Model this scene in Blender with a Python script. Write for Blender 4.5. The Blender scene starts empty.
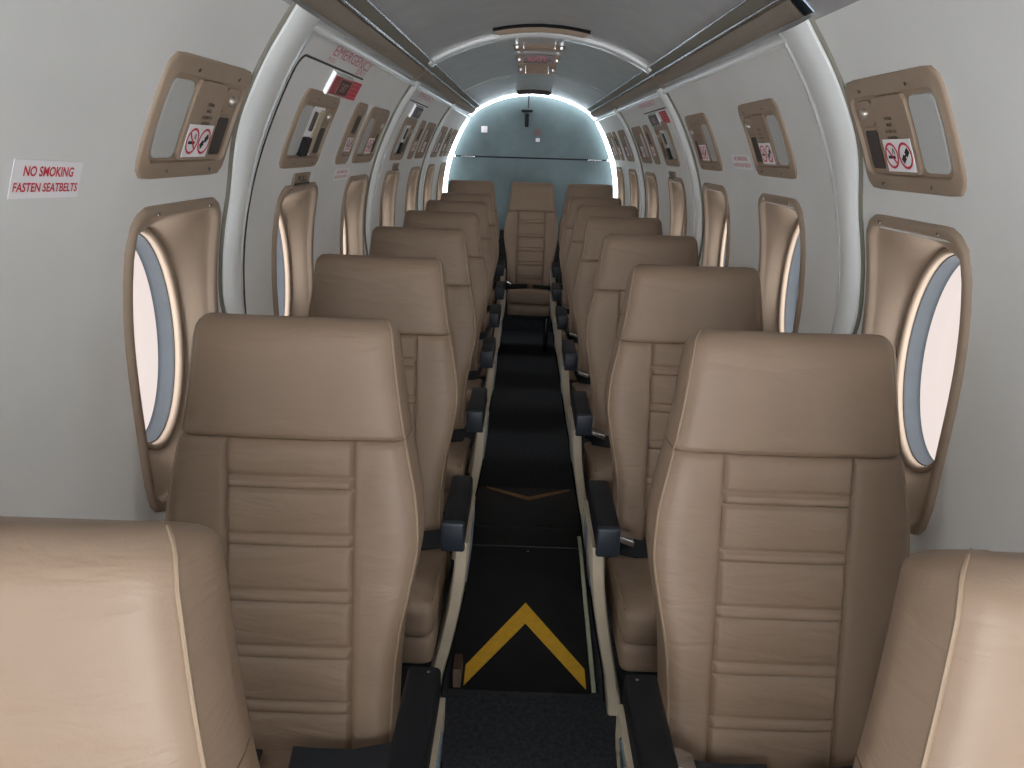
import bpy, bmesh, math, random
from mathutils import Vector, Matrix
random.seed(7)
SC = bpy.context.scene
COL = SC.collection
PI = math.pi

# ------------------------------------------------------------------ materials
def mat(name, col, rough=.5, metal=0., spec=.5, noise=0., nscale=30., bump=0., bscale=200., coat=0., emit=None, sheen=0.):
    m = bpy.data.materials.new(name); m.use_nodes = True
    nt = m.node_tree; b = nt.nodes['Principled BSDF']
    b.inputs['Base Color'].default_value = (*col, 1)
    b.inputs['Roughness'].default_value = rough
    b.inputs['Metallic'].default_value = metal
    b.inputs['Specular IOR Level'].default_value = spec
    b.inputs['Coat Weight'].default_value = coat
    b.inputs['Coat Roughness'].default_value = .15
    tc = nt.nodes.new('ShaderNodeTexCoord')
    if noise:
        n = nt.nodes.new('ShaderNodeTexNoise'); n.inputs['Scale'].default_value = nscale
        n.inputs['Detail'].default_value = 5
        nt.links.new(tc.outputs['Object'], n.inputs['Vector'])
        r = nt.nodes.new('ShaderNodeValToRGB')
        r.color_ramp.elements[0].position = .3; r.color_ramp.elements[1].position = .72
        r.color_ramp.elements[0].color = (*[c*(1-noise) for c in col], 1)
        r.color_ramp.elements[1].color = (*[min(1, c*(1+noise)) for c in col], 1)
        nt.links.new(n.outputs['Fac'], r.inputs['Fac'])
        nt.links.new(r.outputs['Color'], b.inputs['Base Color'])
    if bump:
        n2 = nt.nodes.new('ShaderNodeTexNoise'); n2.inputs['Scale'].default_value = bscale
        n2.inputs['Detail'].default_value = 3
        nt.links.new(tc.outputs['Object'], n2.inputs['Vector'])
        bp = nt.nodes.new('ShaderNodeBump'); bp.inputs['Strength'].default_value = bump
        bp.inputs['Distance'].default_value = .004
        nt.links.new(n2.outputs['Fac'], bp.inputs['Height'])
        nt.links.new(bp.outputs['Normal'], b.inputs['Normal'])
    return m

RIBS = [.860, .764, .669, .573, .478]
def leather(name, col, stitch=False):
    m = bpy.data.materials.new(name); m.use_nodes = True
    nt = m.node_tree; L = nt.links; b = nt.nodes['Principled BSDF']
    b.inputs['Roughness'].default_value = .40
    b.inputs['Specular IOR Level'].default_value = .36
    tc = nt.nodes.new('ShaderNodeTexCoord')
    n = nt.nodes.new('ShaderNodeTexNoise'); n.inputs['Scale'].default_value = 5; n.inputs['Detail'].default_value = 5
    L.new(tc.outputs['Object'], n.inputs['Vector'])
    r = nt.nodes.new('ShaderNodeValToRGB')
    r.color_ramp.elements[0].position = .3; r.color_ramp.elements[1].position = .75
    r.color_ramp.elements[0].color = (col[0]*.88, col[1]*.87, col[2]*.86, 1)
    r.color_ramp.elements[1].color = (col[0]*1.08, col[1]*1.08, col[2]*1.08, 1)
    L.new(n.outputs['Fac'], r.inputs['Fac']); L.new(r.outputs['Color'], b.inputs['Base Color'])
    rr = nt.nodes.new('ShaderNodeMapRange'); rr.inputs['To Min'].default_value = .38; rr.inputs['To Max'].default_value = .54
    L.new(n.outputs['Fac'], rr.inputs['Value']); L.new(rr.outputs['Result'], b.inputs['Roughness'])
    # creases (stretched noise) and grain
    mp = nt.nodes.new('ShaderNodeMapping'); mp.inputs['Scale'].default_value = (7, 9, 24)
    L.new(tc.outputs['Object'], mp.inputs['Vector'])
    cr = nt.nodes.new('ShaderNodeTexNoise'); cr.inputs['Scale'].default_value = 1; cr.inputs['Detail'].default_value = 3
    cr.inputs['Distortion'].default_value = .8
    L.new(mp.outputs['Vector'], cr.inputs['Vector'])
    bp = nt.nodes.new('ShaderNodeBump'); bp.inputs['Strength'].default_value = .22; bp.inputs['Distance'].default_value = .02
    L.new(cr.outputs['Fac'], bp.inputs['Height'])
    v = nt.nodes.new('ShaderNodeTexVoronoi'); v.inputs['Scale'].default_value = 420
    L.new(tc.outputs['Object'], v.inputs['Vector'])
    bp2 = nt.nodes.new('ShaderNodeBump'); bp2.inputs['Strength'].default_value = .06; bp2.inputs['Distance'].default_value = .002
    L.new(v.outputs['Distance'], bp2.inputs['Height']); L.new(bp.outputs['Normal'], bp2.inputs['Normal'])
    L.new(bp2.outputs['Normal'], b.inputs['Normal'])
    if stitch:     # thread dashes along the pleats
        sx = nt.nodes.new('ShaderNodeSeparateXYZ'); L.new(tc.outputs['Object'], sx.inputs['Vector'])
        def M(op, a, bb=None, c=None):
            q = nt.nodes.new('ShaderNodeMath'); q.operation = op
            for i, val in enumerate((a, bb, c)):
                if val is None: continue
                if isinstance(val, (int, float)): q.inputs[i].default_value = val
                else: L.new(val, q.inputs[i])
            return q.outputs[0]
        acc = None
        for h in RIBS:
            d = M('ABSOLUTE', M('SUBTRACT', sx.outputs['Z'], h - .0075))
            k = M('LESS_THAN', d, .0022)
            acc = k if acc is None else M('MAXIMUM', acc, k)
        w = M('SINE', M('MULTIPLY', sx.outputs['X'], 2*PI/.0065))
        w = M('GREATER_THAN', w, -.1)
        inx = M('LESS_THAN', M('ABSOLUTE', sx.outputs['X']), .104)
        s = M('MULTIPLY', M('MULTIPLY', acc, w), inx)
        bp3 = nt.nodes.new('ShaderNodeBump'); bp3.inputs['Strength'].default_value = .8; bp3.inputs['Distance'].default_value = .002
        L.new(s, bp3.inputs['Height']); L.new(bp2.outputs['Normal'], bp3.inputs['Normal'])
        L.new(bp3.outputs['Normal'], b.inputs['Normal'])
        mxc = nt.nodes.new('ShaderNodeMix'); mxc.data_type = 'RGBA'
        L.new(s, mxc.inputs['Factor']); L.new(r.outputs['Color'], mxc.inputs[6]); mxc.inputs[7].default_value = (col[0]*.72, col[1]*.70, col[2]*.68, 1)
        L.new(mxc.outputs[2], b.inputs['Base Color'])
    return m

LEA = (.275, .195, .137)
M = {}
M['leather'] = leather('tan_leather', LEA)
M['leather_back'] = leather('tan_leather_pleated', LEA, True)
M['piping'] = mat('tan_piping', (.30, .215, .145), .45)
M['wall'] = mat('cabin_wall', (.765, .77, .755), .42, noise=.04, nscale=4, bump=.05, bscale=160)
M['white'] = mat('white_gloss', (.86, .885, .88), .16, coat=.4, noise=.03, nscale=8)
M['ceiling'] = mat('ceiling_grey', (.40, .40, .405), .27, noise=.05, nscale=10, bump=.04, bscale=300)
M['tan'] = mat('tan_plastic', (.32, .24, .178), .58, spec=.3, noise=.04, nscale=18)
M['tan_dark'] = mat('tan_fabric_strip', (.24, .20, .16), .7, noise=.08, nscale=60, bump=.1, bscale=400)
M['black'] = mat('black_plastic', (.007, .0085, .011), .5, spec=.25, bump=.12, bscale=500)
M['black_gloss'] = mat('black_gloss', (.008, .009, .010), .25)
M['spar'] = mat('spar_black', (.006, .0065, .007), .5, spec=.3, noise=.4, nscale=14, bump=.05, bscale=60)
M['belt'] = mat('belt_webbing', (.010, .012, .016), .75, bump=.3, bscale=500)
M['beige'] = mat('beige_frame', (.48, .41, .30), .42, noise=.06, nscale=20)
M['metal'] = mat('brushed_metal', (.55, .57, .60), .25, metal=1.)
M['steel'] = mat('bluish_metal', (.35, .45, .55), .3, metal=1.)
M['carpet'] = mat('charcoal_carpet', (.050, .054, .060), .95, spec=.2, noise=.35, nscale=90, bump=.6, bscale=420)
M['seal'] = mat('grey_seal', (.028, .033, .040), .6, noise=.1, nscale=30)
M['rubber'] = mat('dark_rubber', (.035, .035, .035), .7)
M['seam'] = mat('olive_seam', (.20, .19, .155), .55)
M['lens'] = mat('frosted_lens', (.50, .51, .50), .35)
M['grille'] = mat('dark_grille', (.055, .045, .04), .6)
M['sticker'] = mat('sticker_white', (.90, .89, .91), .45)
M['red'] = mat('red_ink', (.60, .035, .06), .5)
M['pink'] = mat('faded_red_ink', (.60, .20, .24), .5)
M['ink'] = mat('black_ink', (.012, .012, .014), .5)
M['exit_red'] = mat('exit_red', (.36, .03, .045), .3, coat=.3)
M['exit_dark'] = mat('exit_dark_red', (.055, .010, .014), .25, coat=.3)
M['exit_letters'] = mat('exit_letters', (.33, .20, .18), .5)
M['bulk'] = mat('teal_bulkhead', (.115, .168, .183), .42, metal=0., noise=.28, nscale=3.5, bump=.08, bscale=12)
M['yellow'] = mat('yellow_tape', (.72, .40, .022), .5, noise=.1, nscale=50)
M['oldyellow'] = mat('worn_brown_tape', (.22, .105, .03), .5, noise=.2, nscale=50)  # darker, browner colour for the far chevron tape
M['luma'] = mat('pale_edge_strip', (.46, .47, .33), .5, noise=.1, nscale=40)
M['skin'] = mat('outer_skin', (.6, .6, .6), .5)
M['faded'] = mat('faded_placard', (.17, .12, .13), .5)
M['nozzle'] = mat('dull_nozzle', (.42, .38, .33), .35, metal=.7)
M['cap'] = mat('blue_black_plastic', (.016, .023, .034), .45)  # black armrest ends with a bluish sky reflection put into the colour
M['brown'] = mat('brown_block', (.10, .06, .04), .6)
g = bpy.data.materials.new('window_glass'); g.use_nodes = True
nt = g.node_tree; nt.nodes.clear()
o = nt.nodes.new('ShaderNodeOutputMaterial'); t = nt.nodes.new('ShaderNodeBsdfTransparent'); t.inputs[0].default_value = (.97, .97, .97, 1)
gl = nt.nodes.new('ShaderNodeBsdfGlossy'); gl.inputs['Roughness'].default_value = .03
mx = nt.nodes.new('ShaderNodeMixShader'); mx.inputs[0].default_value = .04; nt.links.new(t.outputs[0], mx.inputs[1]); nt.links.new(gl.outputs[0], mx.inputs[2]); nt.links.new(mx.outputs[0], o.inputs[0])
M['glass'] = g

# ------------------------------------------------------------------ object helpers
def obj(name, bm, m, parent=None, smooth=True, angle=40):
    me = bpy.data.meshes.new(name)
    bmesh.ops.recalc_face_normals(bm, faces=bm.faces[:]) if smooth != 'keep' else None
    bm.to_mesh(me); bm.free()
    me.materials.append(M[m])
    if smooth:
        for p in me.polygons: p.use_smooth = True
        try: me.set_sharp_from_angle(angle=math.radians(angle))
        except Exception: pass
    ob = bpy.data.objects.new(name, me); COL.objects.link(ob)
    if parent: ob.parent = parent
    return ob
def tag(o, label=None, cat=None, group=None, kind=None):
    if label: o['label'] = label
    if cat: o['category'] = cat
    if group: o['group'] = group
    if kind: o['kind'] = kind
    return o
def empty(name, loc, label=None, cat=None, group=None, kind=None):
    o = bpy.data.objects.new(name, None); COL.objects.link(o); o.location = loc; o.empty_display_size = .1
    return tag(o, label, cat, group, kind)
def struct(name, bm, m, label, cat, parent=None, **k):
    return tag(obj(name, bm, m, parent, **k), label, cat, None, 'structure')
def shift(bm, loc):
    bmesh.ops.translate(bm, vec=-Vector(loc), verts=bm.verts[:]); return bm
def copy_tree(o, parent=None):
    c = o.copy(); COL.objects.link(c); c.parent = parent
    for ch in list(o.children): copy_tree(ch, c)
    return c

def rbox(bm, c, h, r, cuts=5, fn=None):
    """rounded box: centre c, half sizes h, edge radius r"""
    t = bmesh.new(); bmesh.ops.create_cube(t, size=2)
    bmesh.ops.subdivide_edges(t, edges=t.edges[:], cuts=cuts, use_grid_fill=True)
    hx, hy, hz = h; r = min(r, hx, hy, hz)
    vs = []
    n = cuts + 1
    def remap(a, half):           # put the cut lines where the rounding is
        k = round((a+1)/2*n)
        seq = [-half, -half+r*.12, -half+r*.45, -half+r]
        e = n+1
        full = seq[:] + [(-half+r)+(2*half-2*r)*(i+1)/(e-8+1) for i in range(e-8)] + [-v for v in reversed(seq)] if e >= 8 else None
        return full[k] if full else a*half
    for v in t.verts:
        p = Vector((remap(v.co.x, hx), remap(v.co.y, hy), remap(v.co.z, hz)))
        q = Vector((max(-hx+r, min(hx-r, p.x)), max(-hy+r, min(hy-r, p.y)), max(-hz+r, min(hz-r, p.z))))
        d = p-q
        if d.length > 1e-9: p = q + d.normalized()*r
        p = p + Vector(c)
        if fn: p = Vector(fn(p))
        v.co = p
    m = bpy.data.meshes.new('tmp'); t.to_mesh(m); t.free(); bm.from_mesh(m); bpy.data.meshes.remove(m)
    return bm
def NB(): return bmesh.new()
def loft(bm, loops, closed=True, cap0=False, cap1=False):
    rows = [[bm.verts.new(p) for p in L] for L in loops]
    n = len(rows[0])
    for a, b in zip(rows, rows[1:]):
        for i in range(n if closed else n-1):
            j = (i+1) % n
            try: bm.faces.new((a[i], a[j], b[j], b[i]))
            except ValueError: pass
    if cap0: bm.faces.new(rows[0][::-1])
    if cap1: bm.faces.new(rows[-1])
    return rows
def tube(bm, pts, r, n=8, cap=True):
    pts = [Vector(p) for p in pts]; loops = []
    prev = None
    for i, p in enumerate(pts):
        t = (pts[min(i+1, len(pts)-1)]-pts[max(i-1, 0)]).normalized()
        if prev is None:
            a = Vector((0, 0, 1)) if abs(t.z) < .9 else Vector((1, 0, 0))
            u = t.cross(a).normalized()
        else:
            u = (prev - t*prev.dot(t)).normalized()
        prev = u; w = t.cross(u)
        rr = r[i] if isinstance(r, (list, tuple)) else r
        loops.append([p + rr*(math.cos(2*PI*k/n)*u + math.sin(2*PI*k/n)*w) for k in range(n)])
    loft(bm, loops, True, cap, cap); return bm
def hermite(xs, ys):
    n = len(xs); m = []
    for i in range(n):
        if i == 0: m.append((ys[1]-ys[0])/(xs[1]-xs[0]))
        elif i == n-1: m.append((ys[-1]-ys[-2])/(xs[-1]-xs[-2]))
        else:
            a = (ys[i]-ys[i-1])/(xs[i]-xs[i-1]); b = (ys[i+1]-ys[i])/(xs[i+1]-xs[i])
            m.append(0 if a*b < 0 else (a+b)/2)
    def f(x):
        if x <= xs[0]: return ys[0]+m[0]*(x-xs[0])
        if x >= xs[-1]: return ys[-1]+m[-1]*(x-xs[-1])
        i = max(k for k in range(n-1) if xs[k] <= x)
        h = xs[i+1]-xs[i]; t = (x-xs[i])/h
        return ((2*t**3-3*t*t+1)*ys[i]+(t**3-2*t*t+t)*h*m[i]+(-2*t**3+3*t*t)*ys[i+1]+(t**3-t*t)*h*m[i+1])
    return f
def lin(a, b, n): return [a+(b-a)*i/(n-1) for i in range(n)]

# ------------------------------------------------------------------ cabin shell
PZ = [0, .25, .6, .9, 1.1, 1.225, 1.35, 1.46, 1.56, 1.645]
PX = [.60, .645, .678, .692, .692, .676, .642, .597, .545, .487]
px = hermite(PZ, PX)
CX = [0, .075, .152, .23, .308, .37, .43, .487]
CZ = [1.818, 1.814, 1.803, 1.785, 1.758, 1.730, 1.695, 1.645]
pzc = hermite(CX, CZ)
def W(side, Y, z, d=0.):
    """point on the side wall (side -1 left, +1 right), d metres inward of it"""
    dx = (px(z+.004)-px(z-.004)); l = math.hypot(dx, .008)
    nx, nz = -.008/l, dx/l
    return Vector((side*(px(z)+nx*d), Y, z+nz*d))
def CE(x, Y, d=0.):
    a = abs(x); s = (pzc(a+.004)-pzc(max(0, a-.004)))/(.004+min(a, .004)) if a > 1e-6 else 0
    l = math.hypot(1, s); sg = 1 if x >= 0 else -1
    return Vector((x + sg*s/l*d, Y, pzc(a)-d/l))
Y0, Y1 = -2.4, 6.25
WY = [1.42+.765*k for k in list(range(7))+[-1, -2]]          # window centres
WZ = 1.020
HOLE_Y, HOLE_Z0, HOLE_Z1 = .173, .766, 1.274
DOOR = (-1.85, -1.25)                            # open entry doorway, forward on the left
def wall(side, name, label):
    ys = set([Y0, Y1])
    for c in WY: ys |= {c-HOLE_Y, c, c+HOLE_Y}
    for k in range(5): ys.add(Y0+.5*k)
    if side < 0: ys |= {DOOR[0], DOOR[1]}
    ys = sorted(y for y in ys if y <= Y1)
    zs = sorted(set([0, .12, .25, .4, .5, .6, .7, HOLE_Z0, .85, .92, 1.0, 1.06, 1.12, 1.17, 1.22, HOLE_Z1, 1.31, 1.35, 1.39, 1.43, 1.46, 1.49, 1.52, 1.55, 1.58, 1.61, 1.645]))
    bm = NB()
    g = {}
    for y in ys:
        for z in zs: g[y, z] = bm.verts.new(W(side, y, z))
    for a, b in zip(ys, ys[1:]):
        for c, d in zip(zs, zs[1:]):
            my, mz = (a+b)/2, (c+d)/2
            if HOLE_Z0 < mz < HOLE_Z1 and any(abs(my-w) < HOLE_Y for w in WY): continue
            if side < 0 and DOOR[0] < my < DOOR[1] and .02 < mz < 1.55: continue
            bm.faces.new((g[a, c], g[b, c], g[b, d], g[a, d]))
    return struct(name, bm, 'wall', label, 'wall')
wall(-1, 'wall_left', 'off white curved cabin side wall left of the seats')
wall(1, 'wall_right', 'off white curved cabin side wall right of the seats')
bm = NB()
xs = lin(-.487, .487, 41)
loft(bm, [[CE(x, y) for x in xs] for y in lin(Y0, Y1, 12)], closed=False)
struct('ceiling', bm, 'ceiling', 'grey arched cabin ceiling over the aisle', 'ceiling')

# floor: flat carpet with a raised spar hump
def box(bm, x0, x1, y0, y1, z0, z1):
    v = [bm.verts.new((x, y, z)) for x in (x0, x1) for y in (y0, y1) for z in (z0, z1)]
    for f in ((0, 1, 3, 2), (4, 6, 7, 5), (0, 4, 5, 1), (2, 3, 7, 6), (0, 2, 6, 4), (1, 5, 7, 3)): bm.faces.new([v[i] for i in f])
    return bm
bm = NB(); box(bm, -.62, .62, Y0, Y1, -.06, 0)
struct('floor', bm, 'carpet', 'charcoal carpet floor running down the aisle', 'floor', smooth=False)

# aft end: floor beyond, bulkhead panel standing clear of the cabin shell
BY = 6.33
bm = NB(); box(bm, -.66, .66, Y1+.002, BY+.14, -.06, 0)
struct('floor_aft', bm, 'carpet', 'dark cargo floor behind the last seats', 'floor', smooth=False)
def panel(z0, z1, name, parent):
    if z1 < 1.6:
        out = [(px(z)*.960, z) for z in lin(z0, z1, 20)]; out = out+[(-a, b) for a, b in reversed(out)]
    else:
        out = [(px(z)*.960, z) for z in lin(z0, 1.585, 14)]
        out += [(x, pzc(abs(x))-.015) for x in lin(.49, -.49, 31)]
        out += [(-px(z)*.960, z) for z in lin(1.585, z0, 14)]
    bm = NB()
    loft(bm, [[(x, BY+dy, z) for x, z in out] for dy in (0, .02)], True, True, True)
    return obj(name, bm, 'bulk', parent, smooth=False)
for s_, w_ in ((-1, 'left'), (1, 'right')):
    bm = NB(); loft(bm, [[W(s_, y, z) for z in lin(0, .93, 12)] for y in (Y1, BY+.14)], closed=False)  # added side pieces closing the low gaps against outside light
    struct('wall_%s_aft' % w_, bm, 'wall', 'low lining beside the %s back seat, reaching to the bulkhead' % w_, 'wall')
bm = NB(); box(bm, -.62, .62, 6.06, 6.08, 0, .80)  # added to stop aft light showing on the floor under the back seats
struct('wall_aft_lower', bm, 'carpet', 'low partition behind the back row seats', 'wall', smooth=False)
bk = empty('wall_aft', (0, BY, 0), 'blue green metal bulkhead panel closing the aft end of the cabin', 'bulkhead', kind='structure')
for a, b, n in ((.02, 1.334, 'lower_panel'), (1.345, 1.80, 'upper_panel')):
    p = panel(a, b, n, bk); p.location = (0, -BY, 0)
bm = NB(); box(bm, -.60, .60, BY+.004, BY+.018, 1.330, 1.349); p = obj('seam_strip', bm, 'black', bk, smooth=False); p.location = (0, -BY, 0)
for s in (-1, 1):
    bm = NB(); rbox(bm, (s*.50, BY-.004, 1.338), (.055, .006, .0045), .003); p = obj('hinge', bm, 'metal', bk); p.location = (0, -BY, 0)
# fittings on the bulkhead
bm = NB(); rbox(bm, (0, 0, 0), (.024, .003, .024), .002)
o = obj('placard', bm, 'sticker'); o.location = (-.375, BY-.0035, 1.545); tag(o, 'small white square placard on the upper left of the bulkhead', 'placard')
o = empty('latch', (-.045, BY, 1.66), 'dark T shaped latch near the top of the bulkhead', 'latch')
bm = NB(); rbox(bm, (0, -.008, .03), (.045, .008, .010), .005); obj('bar', bm, 'black', o)
bm = NB(); rbox(bm, (0, -.012, -.04), (.016, .012, .05), .006); obj('handle', bm, 'black', o)
bm = NB(); rbox(bm, (0, 0, 0), (.030, .002, .026), .002)
o = obj('placard', bm, 'faded'); o.location = (.04, BY-.0025, 1.535); tag(o, 'faded red placard at the middle of the bulkhead', 'placard')
bm = NB(); rbox(bm, (0, 0, 0), (.016, .002, .014), .002)
o = obj('placard', bm, 'sticker'); o.location = (.045, BY-.0025, 1.478); tag(o, 'little white label under the faded red placard', 'placard')
bm = NB(); tube(bm, [(-.035, 6.1, 1.80), (-.036, 6.12, 1.70)], .004)
o = obj('pull_cord', bm, 'rubber'); tag(o, 'thin dark cord hanging from the ceiling before the bulkhead', 'cord')

# ------------------------------------------------------------------ text and flat shapes on walls
def text_mesh(s, size, bold=.0, align='CENTER'):
    cu = bpy.data.curves.new('t', 'FONT'); cu.body = s; cu.size = size; cu.align_x = align; cu.align_y = 'CENTER'; cu.offset = bold
    cu.resolution_u = 3
    ob = bpy.data.objects.new('t', cu); COL.objects.link(ob)
    dg = bpy.context.evaluated_depsgraph_get(); dg.update()
    me = bpy.data.meshes.new_from_object(ob.evaluated_get(dg))
    bpy.data.objects.remove(ob); bpy.data.curves.remove(cu)
    return me
def put_mesh(bm, me, f, width=None, height=None):
    """append text mesh me through mapping f(x, y); scaled to the width / height given"""
    xs_ = [v.co.x for v in me.vertices]; ys_ = [v.co.y for v in me.vertices]
    cx, cy = (min(xs_)+max(xs_))/2, (min(ys_)+max(ys_))/2
    sx = width/(max(xs_)-min(xs_)) if width else 1.
    sy = height/(max(ys_)-min(ys_)) if height else sx
    vs = [bm.verts.new(f((v.co.x-cx)*sx, (v.co.y-cy)*sy)) for v in me.vertices]
    for p in me.polygons:
        try: bm.faces.new([vs[i] for i in p.vertices])
        except ValueError: pass
    bpy.data.meshes.remove(me)
def wmap(side, Yc, zc, d):
    """(x, y) as read by a viewer in the cabin -> point on the wall"""
    def f(x, y, dd=0.):
        return W(side, Yc - side*x, zc+y*.9, d+dd)
    return f
def sheet(bm, f, x0, x1, y0, y1, th=.0012, nx=6, ny=4, r=0):
    top = [[f(x, y, th) for x in lin(x0, x1, nx)] for y in lin(y0, y1, ny)]
    rows = loft(bm, top, closed=False)
    edge = [rows[0][i] for i in range(nx)]+[rows[j][-1] for j in range(1, ny)]+[rows[-1][i] for i in range(nx-2, -1, -1)]+[rows[j][0] for j in range(ny-2, 0, -1)]
    xy = [(x, y0) for x in lin(x0, x1, nx)]+[(x1, y) for y in lin(y0, y1, ny)[1:]]+[(x, y1) for x in lin(x1, x0, nx)[1:]]+[(x0, y) for y in lin(y1, y0, ny)[1:-1]]
    base = [bm.verts.new(f(x, y, 0)) for x, y in xy]
    n = len(edge)
    for i in range(n): bm.faces.new((edge[i], edge[(i+1) % n], base[(i+1) % n], base[i]))
def ring(bm, f, cx, cy, ro, ri, d, n=28):
    loft(bm, [[f(cx+r*math.cos(2*PI*k/n), cy+r*math.sin(2*PI*k/n), d) for k in range(n)] for r in (ro, ri)])
def quad(bm, f, cx, cy, hx, hy, d, ang=0.):
    c, s = math.cos(ang), math.sin(ang)
    bm.faces.new([bm.verts.new(f(cx+a*c-b*s, cy+a*s+b*c, d)) for a, b in ((-hx, -hy), (hx, -hy), (hx, hy), (-hx, hy))])
def rr(cx, cy, hx, hy, r, n=64):
    """rounded rectangle by angle; equal point counts for lofting"""
    out = []
    for k in range(n):
        t = 2*PI*(k+.5)/n; c, s = math.cos(t), math.sin(t)
        # sample by square angle to spread the points
        k1 = max(abs(c), abs(s)); x, y = c/k1*hx, s/k1*hy
        ax, ay = abs(x), abs(y)
        qx, qy = min(ax, hx-r), min(ay, hy-r)
        dx, dy = ax-qx, ay-qy
        if dx > 0 and dy > 0:
            l = math.hypot(dx, dy); ax, ay = qx+dx/l*r, qy+dy/l*r
        out.append((cx+math.copysign(ax, x), cy+math.copysign(ay, y)))
    return out

# ------------------------------------------------------------------ windows
def window(side, k, n):
    Yc = WY[k]
    where = 'left' if side < 0 else 'right'
    nth = ['nearest', 'second nearest', 'third', 'fourth', 'fifth', 'sixth', 'rearmost', 'first out of view', 'second out of view', 'third out of view'][k]
    WZ = 1.020+(.005 if side > 0 else -.003)
    root = empty('window_%d' % n, (side*.70, Yc, WZ), 'oval porthole in a tan moulded surround, %s on the %s wall' % (nth, where), 'window', kind='structure')
    def f(y, z, d): return W(side, Yc+y, z, d)
    HX, HZ = .192, .276
    def rl(ins, d, r): return [f(a, b, d) for a, b in rr(0, WZ, HX-ins, HZ-ins, max(.02, r-ins))]
    loops = [rl(0, -.002, .06), rl(.001, .005, .06), rl(.005, .009, .06), rl(.016, .009, .06), rl(.021, .006, .06), rl(.024, -.002, .06), rl(.028, -.006, .06)]
    inner = rr(0, WZ, HX-.028, HZ-.028, .035)
    XE, EY, EZ = .745, .125, .206
    def el(k_, sy, sz, xx):
        out = []
        for a, b in inner:
            t = math.atan2((b-WZ)/(HZ-.028), a/(HX-.028))
            out.append(Vector((side*xx, Yc+sy*math.cos(t), WZ+.012+sz*math.sin(t))))
        return out
    E1 = el(0, EY+.012, EZ+.012, XE-.001)
    Lp = loops[-1]
    for s_ in (.15, .35, .6, .85):
        e = s_; dx = s_**1.25
        loops.append([Vector((a.x+(b.x-a.x)*dx, a.y+(b.y-a.y)*e, a.z+(b.z-a.z)*e)) for a, b in zip(Lp, E1)])
    loops.append(E1); loops += [el(0, EY+.010, EZ+.010, XE-.004), el(0, EY+.004, EZ+.004, XE-.004), el(0, EY, EZ, XE-.001), el(0, EY-.001, EZ-.001, XE+.004), el(0, EY-.001, EZ-.001, XE+.0125)]
    bm = NB(); loft(bm, loops)
    fr = obj('surround', shift(bm, root.location), 'tan', root, angle=60)
    bm = NB(); loft(bm, [el(0, EY-.003, EZ-.003, XE+.012), el(0, EY-.001, EZ-.001, XE+.0125), el(0, EY+.001, EZ+.001, XE+.015)])
    obj('gasket', shift(bm, root.location), 'rubber', root)
    bm = NB(); loft(bm, [el(0, EY+.001, EZ+.001, XE+.015), el(0, EY, EZ, XE+.018), el(0, EY+.001, EZ+.001, XE+.040), el(0, EY-.003, EZ-.003, XE+.046)])
    obj('seal_ring', shift(bm, root.location), 'seal', root)
    bm = NB(); bm.faces.new([bm.verts.new(p) for p in el(0, EY, EZ, XE+.044)])
    obj('pane', shift(bm, root.location), 'glass', root)
    for sy in (-1, 1):
        for zz in (WZ+HZ-.011, WZ-HZ+.011):
            bm = NB(); c = f(sy*.11, zz, .0095); tube(bm, [c, c+(f(sy*.11, zz, .0115)-c)], .0038, 10); obj('screw', shift(bm, root.location), 'metal', root)
n = 1
for side in (-1, 1):
    for k in range(9):
        window(side, k, n); n += 1

# ------------------------------------------------------------------ hoops, rails, seams
def yshift(z):        # the near edge of the hoop slips aft towards its foot
    t = max(0., (1.10-z)/.24); return .11*min(1., t*t*(3-2*min(1, t)) if t < 1 else 1)
def nearcut(z):      # and steps clear of the nearest window surround
    t = max(0., min(1., (1.47-z)/.20)); return .068*t*t*(3-2*t)
def hoop_wall(side, Yn, w, n, label, zb=.90):
    bm = NB(); loops = []
    zs = lin(zb, 1.652, 34)
    for z in zs:
        ys = nearcut(z)+yshift(z)*.8 if w > .15 else yshift(z)*.7
        ww = max(.012, w-ys)
        prof = [(0, -.004), (.0, .012), (.08, .019), (.25, .023), (.5, .022), (.72, .017), (.9, .008), (1, -.004)]
        loops.append([W(side, Yn+ys+a*ww, z, d) for a, d in prof])
    loft(bm, loops, closed=False)
    o = struct('trim_%d' % n, bm, 'white', label, 'trim')
    bm = NB(); loops = []
    for z in zs:
        ys = nearcut(z)+yshift(z)*.8 if w > .15 else yshift(z)*.7
        loops.append([W(side, Yn+ys+a, z, d) for a, d in ((-.006, -.003), (-.006, .005), (-.003, .008), (.001, .006), (.001, -.003))])
    loft(bm, loops, closed=False)
    obj('edge_seal', bm, 'seam', o)
HY = [1.572, 3.18, 4.75]
HW = [.200, .140, .11]
tn = 1
for s, where in ((-1, 'left'), (1, 'right')):
    for i, nth in enumerate(('nearest', 'middle', 'rearmost')):
        hoop_wall(s, HY[i], HW[i], tn, 'white glossy curved frame band on the %s wall, %s of the three' % (where, nth)); tn += 1
for i, nth in ((1, 'nearer'), (2, 'farther')):
    bm = NB(); w = .085 if i == 1 else .035
    d0 = .013 if i == 1 else .006
    loft(bm, [[CE(x, HY[i]-.09+a*w, d) for a, d in ((0, -.002), (0, d0*.7), (.15, d0), (.85, d0), (1, d0*.6), (1, -.002))] for x in lin(-.42, .42, 49)], closed=False)
    struct('trim_%d' % tn, bm, 'white' if i == 1 else 'ceiling', 'pale curved band across the ceiling, %s of the two' % nth, 'trim'); tn += 1
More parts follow.
